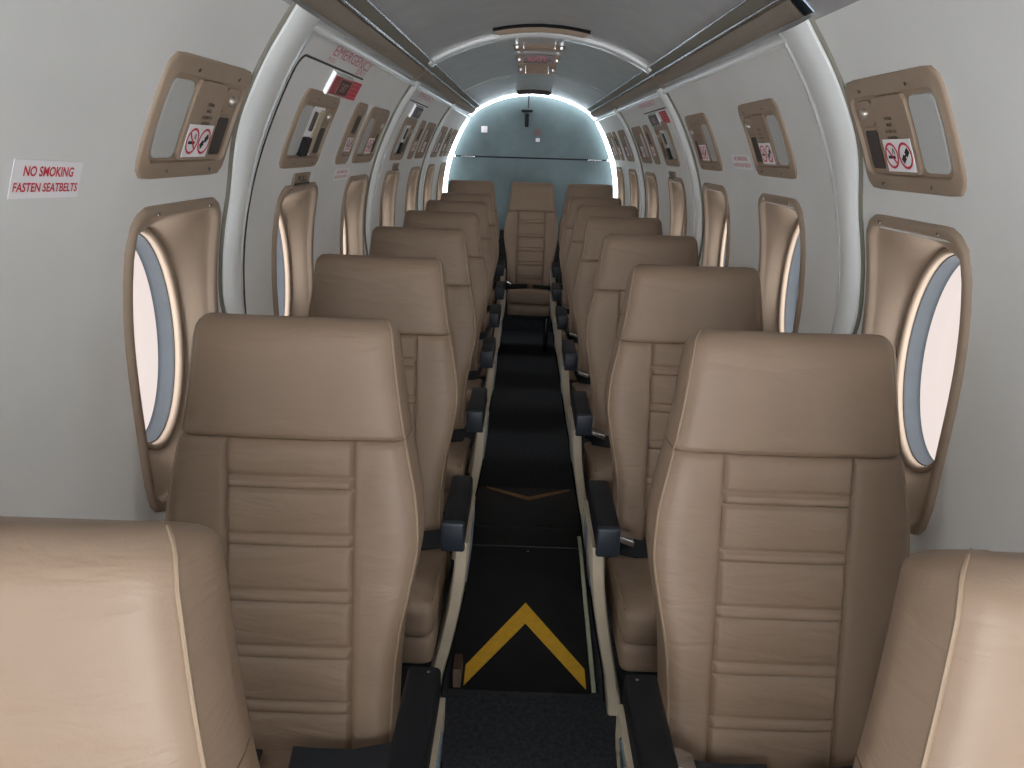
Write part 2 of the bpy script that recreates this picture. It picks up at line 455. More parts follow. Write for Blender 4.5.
# rolled top edge of each wall panel, tan strip, bright metal lines
segs = [(HY[0]+.10, HY[1]-.005), (HY[1]+.10, HY[2]-.005), (HY[2]+.08, Y1-.01)]
for s, where in ((-1, 'left'), (1, 'right')):
    for i, (a, b) in enumerate(segs):
        bm = NB(); sec = []
        for t in lin(-20, 175, 12):
            th = math.radians(t)
            # along outward-up direction
            sec.append((.490 - .006*math.cos(th) - .013*math.sin(th), 1.639 - .017*math.cos(th)))
        loft(bm, [[(s*x, y, z) for x, z in sec] for y in lin(a, b, 6)], closed=False)
        struct('trim_%d' % tn, bm, 'white', 'white rolled edge along the top of the %s wall, %s length' % (where, ('nearest', 'middle', 'rearmost')[i]), 'trim'); tn += 1
    o = empty('trim_%d' % tn, (s*.45, HY[0], 1.68), 'tan strip with bright metal lines above the %s wall' % where, 'trim', kind='structure'); tn += 1
    edges = [HY[0]-.01, HY[1]-.02, HY[2]-.02, Y1-.02]
    for a, b in zip(edges, edges[1:]):
        bm = NB()
        sec = [(.474, .000), (.473, .008), (.469, .011), (.446, .011), (.441, .008), (.440, .000)]
        loft(bm, [[CE(s*x, y, d) for x, d in sec] for y in (a+.003, b-.003)], closed=False)
        obj('strip', shift(bm, o.location), 'tan_dark', o)
        for x, d, r in ((.434, .007, .0042), (.404, .007, .0034)):
            bm = NB(); tube(bm, [CE(s*x, y, d) for y in (a+.02, b)], r, 8); obj('metal_line', shift(bm, o.location), 'metal', o)
        bm = NB(); loft(bm, [[CE(s*x, y, d) for x, d in ((.432, .002), (.420, .004), (.406, .002))] for y in (a, b)], closed=False)
        obj('channel', shift(bm, o.location), 'seam', o)
    for y in edges[1:-1]:
        bm = NB(); loft(bm, [[CE(s*x, yy, d) for x, d in ((.484, 0), (.482, .013), (.444, .014), (.436, .011), (.434, 0))] for yy in (y-.008, y+.008)], True, True, True); obj('clip', shift(bm, o.location), 'tan_dark', o)
    bm = NB(); loft(bm, [[(s*x, y, z) for x, z in ((.492, 1.655), (.474, 1.655), (.450, 1.676), (.430, 1.689), (.416, 1.697), (.416, 1.712), (.44, 1.700), (.492, 1.668))] for y in (HY[0]-.03, HY[0]+.015)], True, True, True)
    obj('end_bracket', shift(bm, o.location), 'steel', o)

# emergency exit outlines
def hatch(side, ya, yb, n, label):
    path = [(ya, z) for z in lin(.93, 1.555, 24)]
    path += [(ya+.03*(1-math.cos(t)), 1.555+.03*math.sin(t)) for t in lin(0, PI/2, 6)]
    path += [(y, 1.585) for y in lin(ya+.04, yb, 12)]
    bm = NB(); tube(bm, [W(side, y, z, .0005) for y, z in path], .0028, 6)
    struct('door_%d' % n, bm, 'rubber', label, 'emergency exit')
hatch(-1, 1.787, 2.42, 1, 'dark sealed outline of the near emergency exit on the left wall')
hatch(-1, HY[1]+.155, 3.98, 2, 'dark sealed outline of the farther emergency exit on the left wall')
hatch(1, HY[1]+.155, 3.98, 3, 'dark sealed outline of the emergency exit on the right wall')

# ------------------------------------------------------------------ passenger service units
UZ0, UZ1 = 1.340, 1.530
def unit(side, Yc, kind, label, group, width=.352):
    root = empty('service_panel', W(side, Yc, (UZ0+UZ1)/2), label, 'service panel', group)
    zc = (UZ0+UZ1)/2+(.010 if side > 0 else -.002); hy, hz = width/2, (UZ1-UZ0)/2
    def f(a, b, d=0.): return W(side, Yc+a, zc+b, d)         # a: aft, b: up
    def P(fa, fb): return (fa-.5)*width, hz-fb*2*hz          # fractions near->far, top->bottom
    def rl(ins, d, r=.030): return [f(a, b, d) for a, b in rr(0, 0, hy-ins, hz-ins, max(.008, r-ins), 56)]
    def rl2(ins, it, d): return [f(a, b, d) for a, b in rr(0, 0, hy-ins, hz-it, .018, 56)]
    def sh(bm): return shift(bm, root.location)
    ins, it = (.020, .028) if kind != 'narrow' else (.014, .03)
    bm = NB()
    def fillin(it2, d, k): return [f(a*k, b*k, d) for a, b in rr(0, 0, hy-ins-it2, hz-it-it2, .018, 56)]
    loft(bm, [rl(0, -.002), rl(0, .003), rl(.002, .005), rl(.005, .006), rl2(ins-.007, it-.007, .006), rl2(ins-.004, it-.004, .008), rl2(ins-.001, it-.001, .008), rl2(ins+.001, it+.001, .002)]
         +[fillin(.001, .002, k) for k in (.75, .5, .25, .02)], True, False, True)
    obj('bezel', sh(bm), 'tan', root, angle=50)
    def plate(name, fa0, fa1, fb0, fb1, d, m, r=.012, parent=root, e=.003):
        a0, b1 = P(fa0, fb0); a1, b0 = P(fa1, fb1)
        bm = NB(); c = ((a0+a1)/2, (b0+b1)/2); hx, hh = (a1-a0)/2, (b1-b0)/2
        def q(i, dd): return [f(a, b, dd) for a, b in rr(c[0], c[1], hx-i, hh-i, max(.002, min(r, hx, hh)-i), 40)]
        def qk(k): return [f(c[0]+(a-c[0])*k, c[1]+(b-c[1])*k, d) for a, b in rr(c[0], c[1], hx-e, hh-e, max(.002, min(r, hx, hh)-e), 40)]
        loft(bm, [q(0, .0015), q(0, d-.001), q(e*.4, d), q(e, d), qk(.75), qk(.5), qk(.25), qk(.03)], True, False, True)
        return obj(name, sh(bm), m, parent, angle=35)
    def sticker(fa, fb, parent, d, k=1.):
        a, b = P(fa, fb)
        fm0 = wmap(side, Yc+a, zc+b, d)
        fm = lambda x, y, dd=0.: fm0(x*k, y*k, dd)
        bm = NB(); sheet(bm, fm, -.051, .051, -.030, .030, .001); st = obj('pictogram_sticker', sh(bm), 'sticker', parent, smooth=False)
        bm = NB()
        for cx in (-.0252, .0252): ring(bm, fm, cx, 0, .0245, .0200, .0016)
        quad(bm, fm, -.0252, 0, .0215, .0021, .0017, -PI/4)
        obj('red_circle', sh(bm), 'red', st, smooth=False)
        bm = NB()
        quad(bm, fm, -.0265, -.003, .0135, .0028, .0014, 0)
        quad(bm, fm, -.0150, .008, .0014, .0062, .0014, .4); quad(bm, fm, -.0195, .008, .0011, .0055, .0014, -.3)
        quad(bm, fm, .0180, -.006, .0072, .0060, .0015, .7); quad(bm, fm, .0325, .006, .0072, .0060, .0015, .7)
        quad(bm, fm, .0252, 0, .010, .0022, .0014, .7)
        obj('pictogram', sh(bm), 'ink', st, smooth=False)
    if kind == 'narrow':
        pl = plate('cover', .2, .8, .18, .84, .006, 'tan', .006)
        plate('grille', .33, .68, .20, .48, .008, 'grille', .004)
        sticker(.5, .66, pl, .0066, .8)
        return root
    plate('lamp_lens', .085, .325, .19, .82, .006, 'lens', .016)
    nz = plate('nozzle_mount', .715, .895, .18, .40, .006, 'tan', .014)
    a, b = P(.805, .29)
    bm = NB()
    c0, c1 = f(a, b, .004), f(a, b, .016)
    tube(bm, [c0, c0+(c1-c0)*.6, c0+(c1-c0)*.85, c1], [.0105, .0105, .009, .005], 20); obj('air_nozzle', sh(bm), 'nozzle', nz)
    plate('grille_rim', .725, .905, .42, .83, .0035, 'tan', .008)
    plate('grille', .745, .885, .45, .80, .005, 'grille', .004)
    if kind == 'open':
        plate('open_recess', .35, .70, .19, .83, .0035, 'sticker', .006)
        plate('bracket', .55, .68, .22, .80, .007, 'beige', .004)
        plate('black_module', .35, .52, .58, .83, .014, 'black', .004)
        plate('wire_bundle', .42, .47, .25, .50, .010, 'grille', .004)
    else:
        pl = plate('cover', .345, .70, .16, .84, .009, 'tan', .016)
        a, b = P(.55, .44)
        bm = NB()
        for i, (tx, wd) in enumerate((('OXYGEN', .028), ('MASK', .020), ('PULL DOOR OPEN', .042), ('FOR OXYGEN', .036))):
            put_mesh(bm, text_mesh(tx, .01, .0002), (lambda i: (lambda x, y: wmap(side, Yc+a, zc+b+.018-.0105*i, .0096)(x, y)))(i), wd, .0058)
        obj('lettering', sh(bm), 'ink', pl, smooth=False)
        sticker(.525, .665, pl, .0092)
    for fa in (.25, .75):
        for fb in (.085, .925):
            a, b = P(fa, fb); bm = NB(); c = f(a, b, .0115); tube(bm, [c, f(a, b, .0135)], .0036, 10); obj('screw', sh(bm), 'metal', root)
    return root
GU = 'service panels along the cabin walls'
unit(-1, 1.392, 'std', 'tan service panel with smoking sticker above the nearest left window', GU)
unit(1, 1.395, 'std', 'tan service panel with smoking sticker above the nearest right window', GU)
unit(-1, 2.115, 'open', 'tan service panel with cover missing below the red exit sign', GU)
unit(-1, 2.60, 'narrow', 'narrow tan panel with smoking sticker right of the uncovered left panel', GU, .17)
unit(-1, 2.93, 'std', 'tan service panel just before the middle white band on the left wall', GU)
unit(1, 2.165, 'std', 'tan service panel above the second right window', GU)
unit(1, 2.93, 'std', 'tan service panel just before the middle white band on the right wall', GU)
unit(-1, 3.70, 'open', 'uncovered service panel below the farther dark exit sign on the left wall', GU)
unit(-1, 4.13, 'narrow', 'narrow service panel between the two full panels past the middle left band', GU, .17)
unit(-1, 4.48, 'std', 'service panel just before the rearmost white band on the left wall', GU)
unit(1, 3.70, 'open', 'uncovered service panel below the exit sign on the right wall', GU)
unit(1, 4.13, 'narrow', 'narrow service panel between the two full panels past the middle right band', GU, .17)
unit(1, 4.48, 'std', 'service panel just before the rearmost white band on the right wall', GU)
for s, w in ((-1, 'left'), (1, 'right')):
    unit(s, 5.18, 'std', 'service panel just past the rearmost white band on the %s wall' % w, GU)
    unit(s, 5.62, 'narrow', 'narrow service panel nearest the bulkhead on the %s wall' % w, GU, .17)
    unit(s, 5.97, 'std', 'last full service panel before the bulkhead on the %s wall' % w, GU)

# ------------------------------------------------------------------ signs on the walls
def sign(side, Yc, zc, w, h, label, group=None, ink='red', tilt=0.):
    fm0 = wmap(side, Yc, zc, .001)
    fm = lambda x, y, dd=0.: fm0(x, y+tilt*x, dd)
    bm = NB(); sheet(bm, fm, -w/2, w/2, -h/2/.9, h/2/.9, .0008)
    loc = W(side, Yc, zc)
    s = obj('sign', shift(bm, loc), 'sticker', None, smooth=False); s.location = loc
    tag(s, label, 'sign', group)
    bm = NB()
    put_mesh(bm, text_mesh('NO SMOKING', .01, .00022), lambda x, y: fm(x+w*.0, y+h*.24, .0013), w*.72, h*.30)
    put_mesh(bm, text_mesh('FASTEN SEATBELTS', .01, .00022), lambda x, y: fm(x, y-h*.23, .0013), w*.93, h*.27)
    obj('lettering', shift(bm, loc), ink, s, smooth=False)
sign(-1, .995, 1.347, .148, .046, 'white NO SMOKING FASTEN SEATBELTS sign on the near left wall', None, 'red', -.045)
sign(-1, 2.66, 1.305, .21, .036, 'small faded seatbelt sign below the narrow panel on the left wall', None, 'pink')
sign(1, 2.49, 1.385, .21, .045, 'small faded seatbelt sign beside the second right service panel', None, 'pink')
# tan plates over the exit windows
def exit_plate(side, Yc, label):
    fm = wmap(side, Yc, 1.307, .0005); loc = W(side, Yc, 1.307)
    bm = NB(); sheet(bm, fm, -.075, .075, -.018, .018, .005)
    s = obj('handle_plate', shift(bm, loc), 'tan', None, smooth=False); s.location = loc; tag(s, label, 'plate', 'tan plates over the exit windows')
    bm = NB(); put_mesh(bm, text_mesh('PULL', .01, .0004), lambda x, y: fm(x, y+.002, .0056), .09, .018)
    obj('lettering', shift(bm, loc), 'grille', s, smooth=False)
    bm = NB(); c = [fm(x, -.012, .008) for x in lin(-.065, .065, 7)]; tube(bm, c, .003, 8); obj('handle', shift(bm, loc), 'grille', s)
exit_plate(-1, 2.17, 'small tan plate with dark lettering between panel and window, second left window')
exit_plate(-1, 3.75, 'small tan plate over the fourth left window')
exit_plate(1, 3.77, 'small tan plate over the fourth right window')
# lit exit signs on the side walls
def exit_box(side, Yc, zc, w, label, red=True, stripe=True):
    loc = W(side, Yc, zc); fm = wmap(side, Yc, zc, 0)
    root = empty('exit_sign', loc, label, 'exit sign', 'exit signs on the side walls')
    sgn = -side
    bm = NB()   # wedge housing standing off the wall
    A = [(-w/2-.006, -.031, 0), (w/2, -.031, 0), (w/2, .031, 0), (-w/2-.006, .031, 0)]
    B = [(-w/2-.004, -.029, .010), (w/2-.004, -.029, .008), (w/2-.004, .029, .008), (-w/2-.004, .029, .010)]
    loft(bm, [[fm(*p) for p in A], [fm(*p) for p in B]], True, False, True)
    obj('housing', shift(bm, loc), 'white', root, smooth=False)
    def ff(x, y, d): return fm(x, y, d+.0102-(x+w/2)/w*.002)
    bm = NB(); sheet(bm, lambda x, y, d=0: ff(x, y, d), -w/2+.004, w/2-.004, -.024, .024, .002)
    fc = obj('face', shift(bm, loc), 'exit_red' if red else 'exit_dark', root, smooth=False)
    bm = NB(); sheet(bm, lambda x, y, d=0: ff(x, y, d+.0022), -w*.16, w*.36, -.020, .020, .001)
    lp = obj('lens', shift(bm, loc), 'exit_dark', fc, smooth=False)
    bm = NB(); put_mesh(bm, text_mesh('EXIT', .01, .0003), lambda x, y: ff(x+w*.10, y, .0040), w*.34, .022)
    obj('lettering', shift(bm, loc), 'exit_letters', fc, smooth=False)
    return root
exit_box(-1, 2.20, 1.552, .22, 'red exit sign above the uncovered panel on the left wall')
exit_box(-1, 3.70, 1.552, .26, 'dark red exit sign past the middle band on the left wall', red=False)
exit_box(1, 3.74, 1.552, .22, 'dark exit sign past the middle band on the right wall', red=False)
def stripe_placard(side, Yc, zc, w, label):
    fm = wmap(side, Yc, zc, .0005); loc = W(side, Yc, zc)
    bm = NB(); sheet(bm, fm, -w/2, w/2, -.026, .026, .001)
    s = obj('placard', shift(bm, loc), 'red', None, smooth=False); s.location = loc; tag(s, label, 'placard')
    bm = NB()
    for i in range(4): quad(bm, fm, 0, -.018+.012*i, w*.42, .0014, .0016)
    obj('lettering', shift(bm, loc), 'pink', s, smooth=False)
stripe_placard(-1, 2.385, 1.55, .13, 'red placard with pale lines beside the red exit sign on the left wall')
stripe_placard(1, 3.50, 1.553, .16, 'red placard with pale lines beside the exit sign on the right wall')
def lettering(side, Yc, zc, tx, w, h, label, ink, d=.001):
    loc = W(side, Yc, zc); fm = wmap(side, Yc, zc, d)
    bm = NB(); put_mesh(bm, text_mesh(tx, .01, 0), lambda x, y: fm(x, y), w, h)
    s = obj('wall_lettering', shift(bm, loc), ink, None, smooth=False); s.location = loc; tag(s, label, 'lettering')
lettering(-1, 2.21, 1.618, 'EMERGENCY', .44, .026, 'large red lettering below the rolled edge of the left wall', 'pink', .003)
lettering(-1, 2.02, 1.597, 'PULL', .07, .010, 'tiny red word under the large red lettering on the left wall', 'pink')
lettering(-1, 2.36, 1.600, 'EXIT', .11, .020, 'pink word above the end of the near exit outline on the left wall', 'pink')
lettering(-1, 3.75, 1.618, 'EMERGENCY', .46, .024, 'faint red lettering above the dark exit sign on the left wall', 'pink', .003)
lettering(1, 3.75, 1.618, 'EMERGENCY', .46, .024, 'faint red lettering above the exit sign on the right wall', 'pink', .003)

# ------------------------------------------------------------------ ceiling fittings
def ceil_bar(Yc, hw, ln, ht, name, label, m='tan', ends=None, group=None):
    root = empty(name, (0, Yc, pzc(0)), label, 'ceiling fitting', group)
    bm = NB(); xs = lin(-hw, hw, 25)
    loops = []
    for x in xs:
        k = min(1, (hw-abs(x))/.012); k = .55+.45*math.sqrt(max(0, 1-(1-k)**2))
        h = ht*k
        loops.append([CE(x, Yc+a, d) for a, d in ((-ln/2, -.002), (-ln/2+.003, h*.8), (-ln/2+.008, h), (ln/2-.008, h*.9), (ln/2-.003, h*.6), (ln/2, -.002))])
    loft(bm, loops, False); 
    for L in (0, -1):
        pass
    obj('housing', shift(bm, root.location), m, root, angle=60)
    for s in (-1, 1):
        bm = NB(); loft(bm, [[CE(s*hw*.985, Yc+a, d) for a, d in ((-ln/2, -.002), (-ln/2+.003, ht*.5), (ln/2-.003, ht*.5), (ln/2, -.002))], [CE(s*hw*1.01, Yc+a, d) for a, d in ((-ln/2, -.002), (-ln/2+.003, ht*.4), (ln/2-.003, ht*.4), (ln/2, -.002))]], True, True, True)
        obj('end_cap', shift(bm, root.location), 'tan' if not ends else 'grille', root)
        if ends:
            bm = NB(); c = CE(s*hw*.88, Yc-ln/2+.004, ht*.55); tube(bm, [c, c+Vector((0, -.006, 0))], .006, 12); obj('screw', shift(bm, root.location), 'metal', root)
            c = CE(s*hw*.62, Yc-ln/2+.004, ht*.55)
            bm = NB(); rbox(bm, c, (.003, .004, ht*.4), .001); obj('divider', shift(bm, root.location), 'metal', root)
    return root
r_ = ceil_bar(2.93, .165, .05, .024, 'ceiling_vent', 'wide tan bar on the ceiling just before the nearer pale band', 'tan')
bm = NB(); loft(bm, [[CE(x, 2.93+a, d) for a, d in ((-.032, -.001), (-.034, .006), (-.026, .010))] for x in lin(-.170, .170, 25)], False); obj('dark_slot', shift(bm, r_.location), 'black', r_)  # black strip standing in for the shadow gap along the bar's edge
ceil_bar(3.48, .105, .10, .016, 'ceiling_lamp', 'tan strip with bright ends on the ceiling just past the nearer pale band', 'tan', True)
ex = ceil_bar(3.82, .10, .06, .036, 'exit_sign', 'dark red EXIT sign across the middle of the ceiling', 'tan', True)
yf = 3.82-.03
def ef(x, y, d=0.):
    c = CE(x, yf, .019-y*.85); return Vector((c.x, yf-d-.001, c.z))
bm = NB(); sheet(bm, ef, -.068, .068, -.018, .018, .004); fc = obj('face', shift(bm, ex.location), 'exit_dark', ex, smooth=False)
bm = NB(); put_mesh(bm, text_mesh('EXIT', .01, .0004), lambda x, y: ef(x, y, .0046), .088, .022); obj('lettering', shift(bm, ex.location), 'exit_red', fc, smooth=False)
ceil_bar(4.22, .095, .08, .046, 'ceiling_lamp', 'tan strip with bright ends on the ceiling behind the EXIT sign', 'tan', True)
ceil_bar(5.95, .125, .07, .030, 'ceiling_vent', 'dark bar on the ceiling near the bulkhead', 'grille')

# ------------------------------------------------------------------ spar cover on the aisle floor
root = empty('spar_cover', (0, 2.3, 0), 'glossy black raised cover across the aisle floor with yellow chevron', 'floor cover')
HP = [(1.735, .0), (1.740, .005), (1.76, .008), (2.06, .052), (2.355, .096), (2.372, .098), (2.50, .100), (2.72, .098), (2.90, .072), (2.93, .0)]
hp = lambda y: next((a[1]+(b[1]-a[1])*(y-a[0])/(b[0]-a[0]) for a, b in zip(HP, HP[1:]) if a[0] <= y <= b[0]), 0)
bm = NB(); loft(bm, [[(s*x, y, z) for s, x in ((-1, .20), (1, .20))] for y, z in HP], False)
for s in (-1, 1):
    v = [bm.verts.new((s*.20, y, z)) for y, z in HP]; b0 = [bm.verts.new((s*.20, y, 0)) for y, z in HP]
    for i in range(len(HP)-1):
        try: bm.faces.new((v[i], v[i+1], b0[i+1], b0[i]))
        except ValueError: pass
bmesh.ops.remove_doubles(bm, verts=bm.verts[:], dist=1e-5)
obj('cover_panel', shift(bm, root.location), 'spar', root, smooth=False)
for yy in (2.365, 2.50):
    bm = NB(); tube(bm, [(-.198, yy, hp(yy)), (.198, yy, hp(yy))], .0022, 6); obj('joint', shift(bm, root.location), 'rubber' if yy < 2.4 else 'black', root)
def chevron(pts_out, pts_in, m, label):
    bm = NB()
    n_ = 14
    for (o0, o1), (i0, i1) in zip(zip(pts_out, pts_out[1:]), zip(pts_in, pts_in[1:])):
        rows = []
        for t in lin(0, 1, n_):
            a = Vector(o0).lerp(Vector(o1), t); b = Vector(i0).lerp(Vector(i1), t)
            rows.append([(p.x, p.y, hp(p.y)+.0018) for p in (a, a.lerp(b, .5), b)])
        loft(bm, rows, False)
    o = obj('chevron_marking', shift(bm, root.location), m, root, smooth=False); o['label'] = label
chevron([(-.160, 1.825), (.006, 2.085), (.172, 1.825)], [(-.160, 1.752), (.006, 1.995), (.172, 1.752)], 'yellow', 'bright yellow chevron tape pointing aft')
chevron([(-.155, 2.90), (.015, 2.775), (.185, 2.90)], [(-.155, 2.875), (.015, 2.725), (.185, 2.875)], 'oldyellow', 'worn brown chevron tape pointing to the near end')
for x, y in ((-.185, 2.34), (.012, 2.335), (.19, 2.345)):
    bm = NB(); tube(bm, [(x, y, hp(y)), (x, y, hp(y)+.003)], .0045, 10); obj('screw', shift(bm, root.location), 'metal', root)
bm = NB(); loft(bm, [[(x, y, hp(y)+d) for x, d in ((.186, .001), (.187, .005), (.197, .005), (.199, .001))] for y in lin(1.74, 2.44, 16)], False)
o = obj('edge_strip', shift(bm, root.location), 'luma', root); o['label'] = 'pale green edge strip'
bm = NB(); rbox(bm, (-.178, 1.78, .034), (.012, .035, .030), .004); obj('edge_block', shift(bm, root.location), 'brown', root)

# ------------------------------------------------------------------ seats
LEAN = .20
whalf = hermite([.30, .48, .60, .68, .76, .82, .93, 1.0, 1.11, 1.13], [.172, .174, .184, .200, .212, .209, .188, .176, .162, .160])
TOP = 1.125
XC = .106
def yfront(h): return LEAN*(h-1.11)
def back_part(h0, h1, head):
    hs = set(lin(h0, h1, 30 if not head else 22))
    if not head:
        for r in RIBS:
            if h0 < r < h1:
                for d in (-.020, -.015, -.012, -.0095, -.007, -.004, 0, .004, .007, .0095, .012, .015, .020): hs.add(r+d)
        for d in (.002, .004, .008): hs.add(h1-d)
    else:
        for d in (.002, .004, .008): hs.add(h0+d)
        for d in (.001, .003, .006, .010, .015, .021, .028, .036): hs.add(h1-d)
    hs = sorted(h for h in hs if h0-1e-9 <= h <= h1+1e-9)
    hs2 = [hs[0]]
    for h in hs[1:]:
        if h-hs2[-1] > .0008: hs2.append(h)
    hs = hs2
    loops = []; edgeL = []; edgeR = []
    for h in hs:
        w = whalf(h); rc = .022
        roll = 0
        if head and h > TOP-rc:
            q = min(1, (h-(TOP-rc))/rc); w -= rc*.9*(1-math.sqrt(max(0, 1-q*q)))
        rb = .036
        if head and h > TOP-rb:
            q = min(1, (h-(TOP-rb))/rb); roll = rb*.85*(1-math.sqrt(max(0, 1-q*q)))
        base = yfront(h)
        xsr = []
        cx = XC if not head else w*.5
        for t in lin(0, 1, 10): xsr.append(cx*t*.92)
        xsr += [cx-.006, cx-.003, cx, cx+.003, cx+.006]
        rem = w-(cx+.006)
        xsr += [cx+.006+rem*t for t in (.12, .25, .4, .55, .7, .82, .9, .96, 1)]
        xsr = sorted(set(round(v, 6) for v in xsr))
        def yy(x):
            a = abs(x); u = a/w
            y = base+roll
            e = max(0, 1-(w-a)/.022); y += .012*e*e
            if head:
                y -= .008*(1-u*u) + .004*math.sin(PI*min(1, max(0, (h-h0)/(TOP-h0))))*(1-u**4)
                s = h-h0; y += .006*math.exp(-(s/.005)**2)
            else:
                bol = max(0, (a-XC)/(w-XC))
                if a > XC: y -= .004*math.sin(PI*min(1, bol*.98))
                y += .0055*math.exp(-((a-XC)/.0042)**2)
                s = h1-h; y += .006*math.exp(-(s/.005)**2)
                if a < XC:
                    k = min(1, (XC-a)/.006)
                    dmin = min(abs(h-r) for r in RIBS); sg = min(RIBS, key=lambda r: abs(h-r))
                    if dmin < .008: y -= .0050*math.sqrt(max(0, 1-(dmin/.008)**2))*k
                    y += .0042*math.exp(-((dmin-.0105)/.0032)**2)*k
                    ph = ((h-RIBS[-1]) % .0955)/.0955
                    y -= .0055*math.sin(PI*ph)*k
                y -= .006*(1-u*u)
            return y
        full = [-x for x in reversed(xsr) if x > 0]+xsr
        front = [Vector((x, yy(x), h)) for x in full]
        th = .078-roll*.35 if head else .078+.03*min(1, (h1-h)/.4)
        yb = base+.020+th
        ye = front[-1].y
        gus = [Vector((w+.004*math.sin(PI*t), ye+(yb-ye)*t, h)) for t in (.08, .3, .6, .9)]
        gusL = [Vector((-p.x, p.y, p.z)) for p in reversed(gus)]
        backp = [Vector((w*t*.93, yb+.010*(1-t*t), h)) for t in (1, .6, .2, -.2, -.6, -1)]
        lp_ = front+gus+backp+gusL
        if head and h > TOP-.06:
            kk = (h-(TOP-.06))/.06
            lp_ = [Vector((p.x, p.y, p.z-kk*max(0., p.y-(base+.035))*.55)) for p in lp_]
        loops.append(lp_)
        edgeR.append(loops[-1][len(front)-1]); edgeL.append(loops[-1][0])
    bm = NB(); loft(bm, loops, True, True, True)
    pipe = NB()
    off = Vector((0, -.001, 0))
    if head:
        # front edge line up one side, over the top and down the other
        tops = []
        n_ = len([1 for p in loops[-1]])
        topfront = [p for p in loops[-1][:len(full)]]
        eL = [p+off for p in edgeL[::2]]; eR = [p+off for p in edgeR[::2]]
        tube(pipe, eL, .0018, 6)
        pr = NB(); tube(pr, eR, .0018, 6)
        return bm, (pipe, pr)
    else:
        pr = NB(); tube(pipe, [p+off for p in edgeL], .0024, 6); tube(pr, [p+off for p in edgeR], .0024, 6)
        pipe = (pipe, pr)
    return bm, pipe
def make_seat(side):
    """seat facing -Y; the aisle lies at x*side < 0"""
    root = empty('passenger_seat', (0, 0, 0))
    A = -side                                              # direction of the aisle
    bm, pp = back_part(.30, .930, False)
    b = obj('backrest', bm, 'leather_back', root, angle=75)
    for q in pp: obj('piping', q, 'piping', b)
    bm, pp = back_part(.932, TOP, True)
    b = obj('headrest', bm, 'leather', root, angle=75)
    for q in pp: obj('piping', q, 'piping', b)
    bm = NB()
    def dome(p):
        k = max(0, (p.z-.38)/.07)
        return Vector((p.x, p.y, p.z+k*.016*(1-(p.x/.206)**2)*1.0 - k*.068*((p.y+.53)/.43)))
    rbox(bm, (0, -.315, .402), (.206, .215, .046), .030, 12, dome)
    c = obj('seat_cushion', bm, 'leather', root, angle=75)
    for sx in (-1, 1):
        pipe = NB(); tube(pipe, [(sx*.199, y, .443-.16*(y+.53)) for y in lin(-.50, -.14, 8)], .0026, 6); obj('piping', pipe, 'piping', c)
    pipe = NB(); tube(pipe, [(x, -.523, .434) for x in lin(-.18, .18, 8)], .0026, 6); obj('piping', pipe, 'piping', c)
    bm = NB(); rbox(bm, (0, -.30, .318), (.203, .215, .040), .022, 10); obj('cushion_base', bm, 'leather', root, angle=75)
    bm = NB(); rbox(bm, (0, -.27, .262), (.165, .20, .018), .008, 7); obj('seat_pan', bm, 'black', root)
    # aisle side frame: curved beige panel from the arm down to the floor track
    X0 = .248
    fx = hermite([0, .15, .30, .45, .56], [.190, .212, .242, .267, .273])
    yf_ = hermite([0, .10, .25, .40, .545], [-.315, -.34, -.40, -.425, -.425])
    yb_ = hermite([0, .10, .25, .40, .545], [-.235, -.20, -.15, -.15, -.175])
    bm = NB(); loops = []
    for z in lin(0, .545, 16):
        xo, y0, y1 = fx(z), yf_(z), yb_(z); t = .030 if z > .1 else .036
        loops.append([(A*xo, y0+.006, z), (A*(xo-.004), y0, z), (A*(xo-t+.004), y0, z), (A*(xo-t), y0+.006, z), (A*(xo-t), y1, z), (A*xo, y1, z)])
    loft(bm, loops, True, True, True); sf = obj('side_frame', bm, 'beige', root, angle=50)
    bm = NB(); loops = []
    for z in lin(.02, .40, 12):
        xo, y0, y1 = fx(z), yf_(z), yb_(z)
        loops.append([(A*(xo+.001), y0+.03, z), (A*(xo+.006), y0+.034, z), (A*(xo+.006), y1-.01, z), (A*(xo+.001), y1, z)])
    loft(bm, loops, True, True, True); obj('kick_panel', bm, 'black_gloss', sf, smooth=False)
    bm = NB(); loft(bm, [[(A*(fx(z)-.001), y, z), (A*(fx(z)+.004), y+.006, z), (A*(fx(z)+.004), y+.060, z), (A*(fx(z)-.001), y+.066, z)] for z, y in ((.41, -.37), (.47, -.335), (.535, -.30))], True, True, True)
    obj('metal_strip', bm, 'steel', sf, smooth=False)
    # arm
    bm = NB()
    def armfn(p):
        t = (p.y+.436)/.36
        return Vector((p.x, p.y, p.z - (.0 if p.z > .58 else .0)))
    rbox(bm, (A*.238, -.302, .572), (.027, .136, .028), .009, 8)
    ar = obj('armrest', bm, 'black', root)
    bm = NB(); rbox(bm, (A*.238, -.432, .566), (.0265, .009, .036), .006, 7); obj('end_cap', bm, 'cap', ar)
    for yy in (-.185,):
        bm = NB(); tube(bm, [(A*.246, yy, .598), (A*.246, yy, .6012)], .003, 8); obj('screw', bm, 'metal', ar)
    # second foot at the wall side
    bm = NB(); rbox(bm, (-A*.14, -.27, .122), (.015, .12, .122), .01, 7); obj('leg', bm, 'black_gloss', root)
    # lap belt: strap from the frame across the cushion
    def ribbon(pts, wv, th=.003):
        bm = NB(); loops = []
        for p in pts:
            p = Vector(p); w2 = Vector(wv)
            loops.append([p-w2, p+w2, p+w2+Vector((0, 0, th)), p-w2+Vector((0, 0, th))])
        loft(bm, loops, True, True, True); return bm
    bt = obj('seat_belt', ribbon([(A*.214, -.17, .49), (A*.205, -.175, .465), (A*.185, -.185, .425), (A*.12, -.20, .420), (A*.06, -.205, .424), (A*.02, -.205, .426)], (0, .026, 0.012)), 'belt', root, smooth=False)
